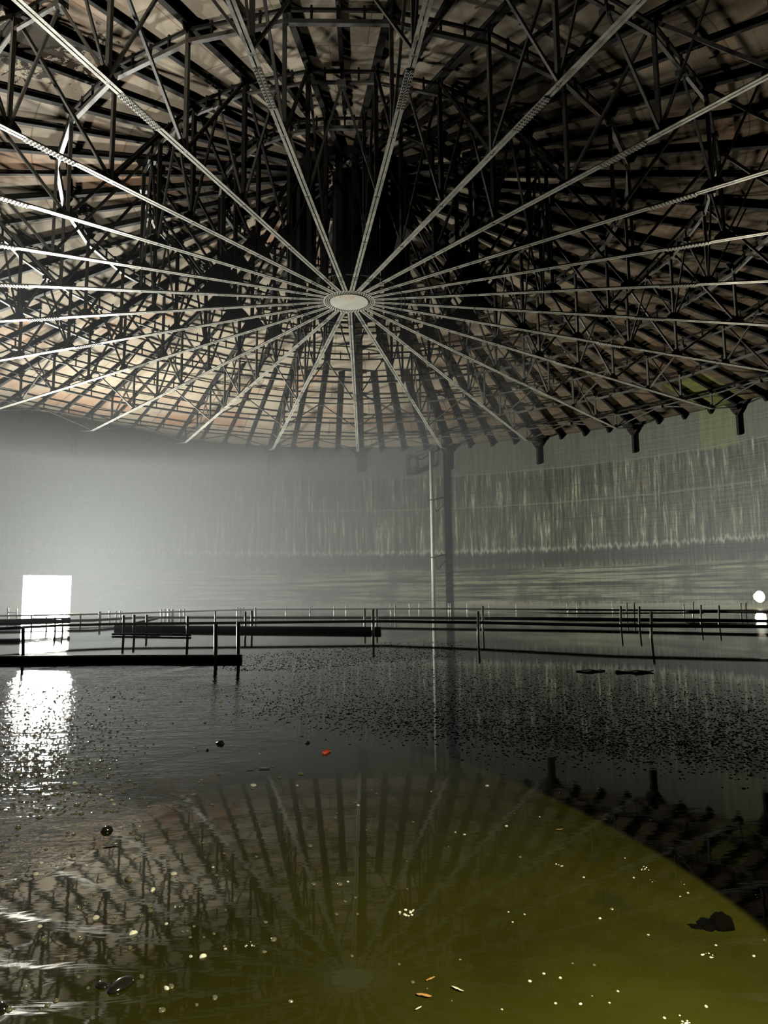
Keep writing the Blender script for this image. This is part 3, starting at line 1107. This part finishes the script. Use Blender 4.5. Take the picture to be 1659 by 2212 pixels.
scrap('lower of two orange slivers near the bottom centre', 916, 2154, 26, -0.35, M_ORANGE, 'orange_sliver')
scrap('white and tan flake right of the orange slivers', 988, 2140, 20, -0.9, M_FOAM, 'pale_flake')
scrap('pale flake at the bottom below the orange slivers', 904, 2182, 12, 0.8, M_FOAM, 'pale_flake')
scrap('orange-white chip on the olive water beside the black water edge', 1209, 1794, 14, 0.1, M_ORANGE, 'orange_chip')
scrap('thin dark strip floating flat left of the red scrap', 571, 1661, 22, 0.05, M_BLOB, 'floating_strip')
scrap('short dark strip to the left of the thin dark strip', 540, 1663, 14, 0.1, M_BLOB, 'floating_strip')
scrap('flat dark strip under the round black ball at left', 240, 1827, 26, 0.2, M_BLOB, 'floating_strip')
scrap('thin flat dark strip far right on the grey water', 1275, 1450, 60, 0.02, M_BLOB, 'floating_strip')
scrap('second thin dark strip right of the far flat strip', 1370, 1452, 75, -0.03, M_BLOB, 'floating_strip')
# the dark sodden lump
g = gnd(1552, 2000)
m = MB()
m.dome((0.008, 0, -0.002), 0.034, 0.03, 0.032, 14, 5, 0.4, 0.16)
m.dome((-0.028, 0.004, -0.002), 0.036, 0.022, 0.014, 12, 4, 1.4, 0.2)
m.dome((-0.06, -0.002, -0.002), 0.022, 0.014, 0.007, 10, 4, 2.4, 0.2)
o = m.build('sodden_lump', M_RAG, None, True, g)
tag(o, 'large black sodden lump in the olive water at lower right', 'debris')

# single bubbles, the largest of the countless ones
BM = []
for s in range(4):
    m = MB()
    m.dome((0, 0, -0.08), 1, 1, 0.8, 12, 4, 0, 0.03)
    BM.append(m.mesh('bubble', M_BUBBLE if s < 3 else M_FOAM, True))


def bubble(x, y, px, k=None):
    g = gnd(x, y)
    s = px * (g - EYEP).length / FPX / 2
    o = link('bubble', BM[k if k is not None else random.choice((0, 1, 2, 2, 0, 1, 3))], None, g)
    o.scale = (s * random.uniform(0.9, 1.3), s * random.uniform(0.9, 1.3), s)
    o.rotation_euler = (0, 0, random.uniform(0, 6))
    tag(o, 'tiny shiny bubble floating on the dark oily water among many alike', 'bubble', 'bubbles strewn over the dark water')


rb = random.Random(11)
cnt = 0
while cnt < 210:
    x, y = rb.uniform(-10, 900), rb.uniform(1490, 2190)
    left = max(0.0, 1 - x / 620.0)
    pr = (0.16 + 0.84 * left) * (1.0 if y < 2050 else 0.6)
    if rb.random() > pr:
        continue
    bubble(x, y, rb.choice((4, 5, 6, 6, 7, 8, 10)) * (0.75 if y < 1650 else 1.0) * (1.15 if y > 1900 else 1.0))
    cnt += 1
for i in range(45):
    x, y = rb.uniform(820, 1655), rb.uniform(1640, 2205)
    bubble(x, y, rb.choice((3, 4, 4, 5, 6)), 3 if rb.random() < 0.6 else 0)


# countless specks
def specks(name, label, n, sampler, smin, smax, mat, seg=6, flat=0.5):
    m = MB()
    c = 0
    while c < n:
        q = sampler()
        if q is None:
            continue
        x, y = q
        g = gnd(x, y)
        if (g - CTR).length > R - 0.5:
            continue
        s = rb.uniform(smin, smax)
        m.dome((g.x, g.y, -0.0005), s * rb.uniform(0.8, 1.8), s * rb.uniform(0.8, 1.4), s * flat, seg, 2, rb.uniform(0, 3), 0.15)
        c += 1
    o = m.build(name, mat, None, True)
    tag(o, label, 'specks', None, 'stuff')
    return o


def poly_in(x, y, P):
    ins = False
    j = len(P) - 1
    for i in range(len(P)):
        if (P[i][1] > y) != (P[j][1] > y) and x < (P[j][0] - P[i][0]) * (y - P[i][1]) / (P[j][1] - P[i][1]) + P[i][0]:
            ins = not ins
        j = i
    return ins


PA = [(470, 1520), (620, 1440), (760, 1405), (830, 1392), (960, 1430), (1080, 1450), (1330, 1472), (1500, 1490), (1700, 1520), (1700, 1650), (1300, 1625), (1000, 1600), (760, 1570), (560, 1550)]


def sA():
    x, y = rb.uniform(460, 1700), rb.uniform(1390, 1650)
    if not poly_in(x, y, PA):
        return None
    e = min(1.0, 0.25 + (x - 470) / 600)
    if rb.random() > e:
        return None
    return x + rb.gauss(0, 25), max(1388, y + rb.gauss(0, 16 if x < 1000 else 24))


def sB():
    x = rb.uniform(-20, 330)
    y = rb.uniform(1480, 1760)
    f = 1 - abs(x - 90) / 260
    if rb.random() > f * (1.0 if y < 1680 else 0.5):
        return None
    return x, y


def sC():
    x, y = rb.uniform(480, 1000), rb.uniform(1385, 1450)
    if abs(y - (1440 - (x - 480) * 0.085)) > 22:
        return None
    return x, y


specks('oil_flakes', 'dense field of dark oil flakes spread over the water right of centre', 16000, sA, 0.0025, 0.008, M_FLAKE)
specks('shoal_flakes', 'line of dark flakes drifting between the pipes and the near water', 2200, sC, 0.004, 0.010, M_FLAKE)
specks('glitter_bubbles', 'thick froth of tiny bubbles glittering below the blazing doorway', 1500, sB, 0.003, 0.008, M_BUBBLE, 7, 0.7)
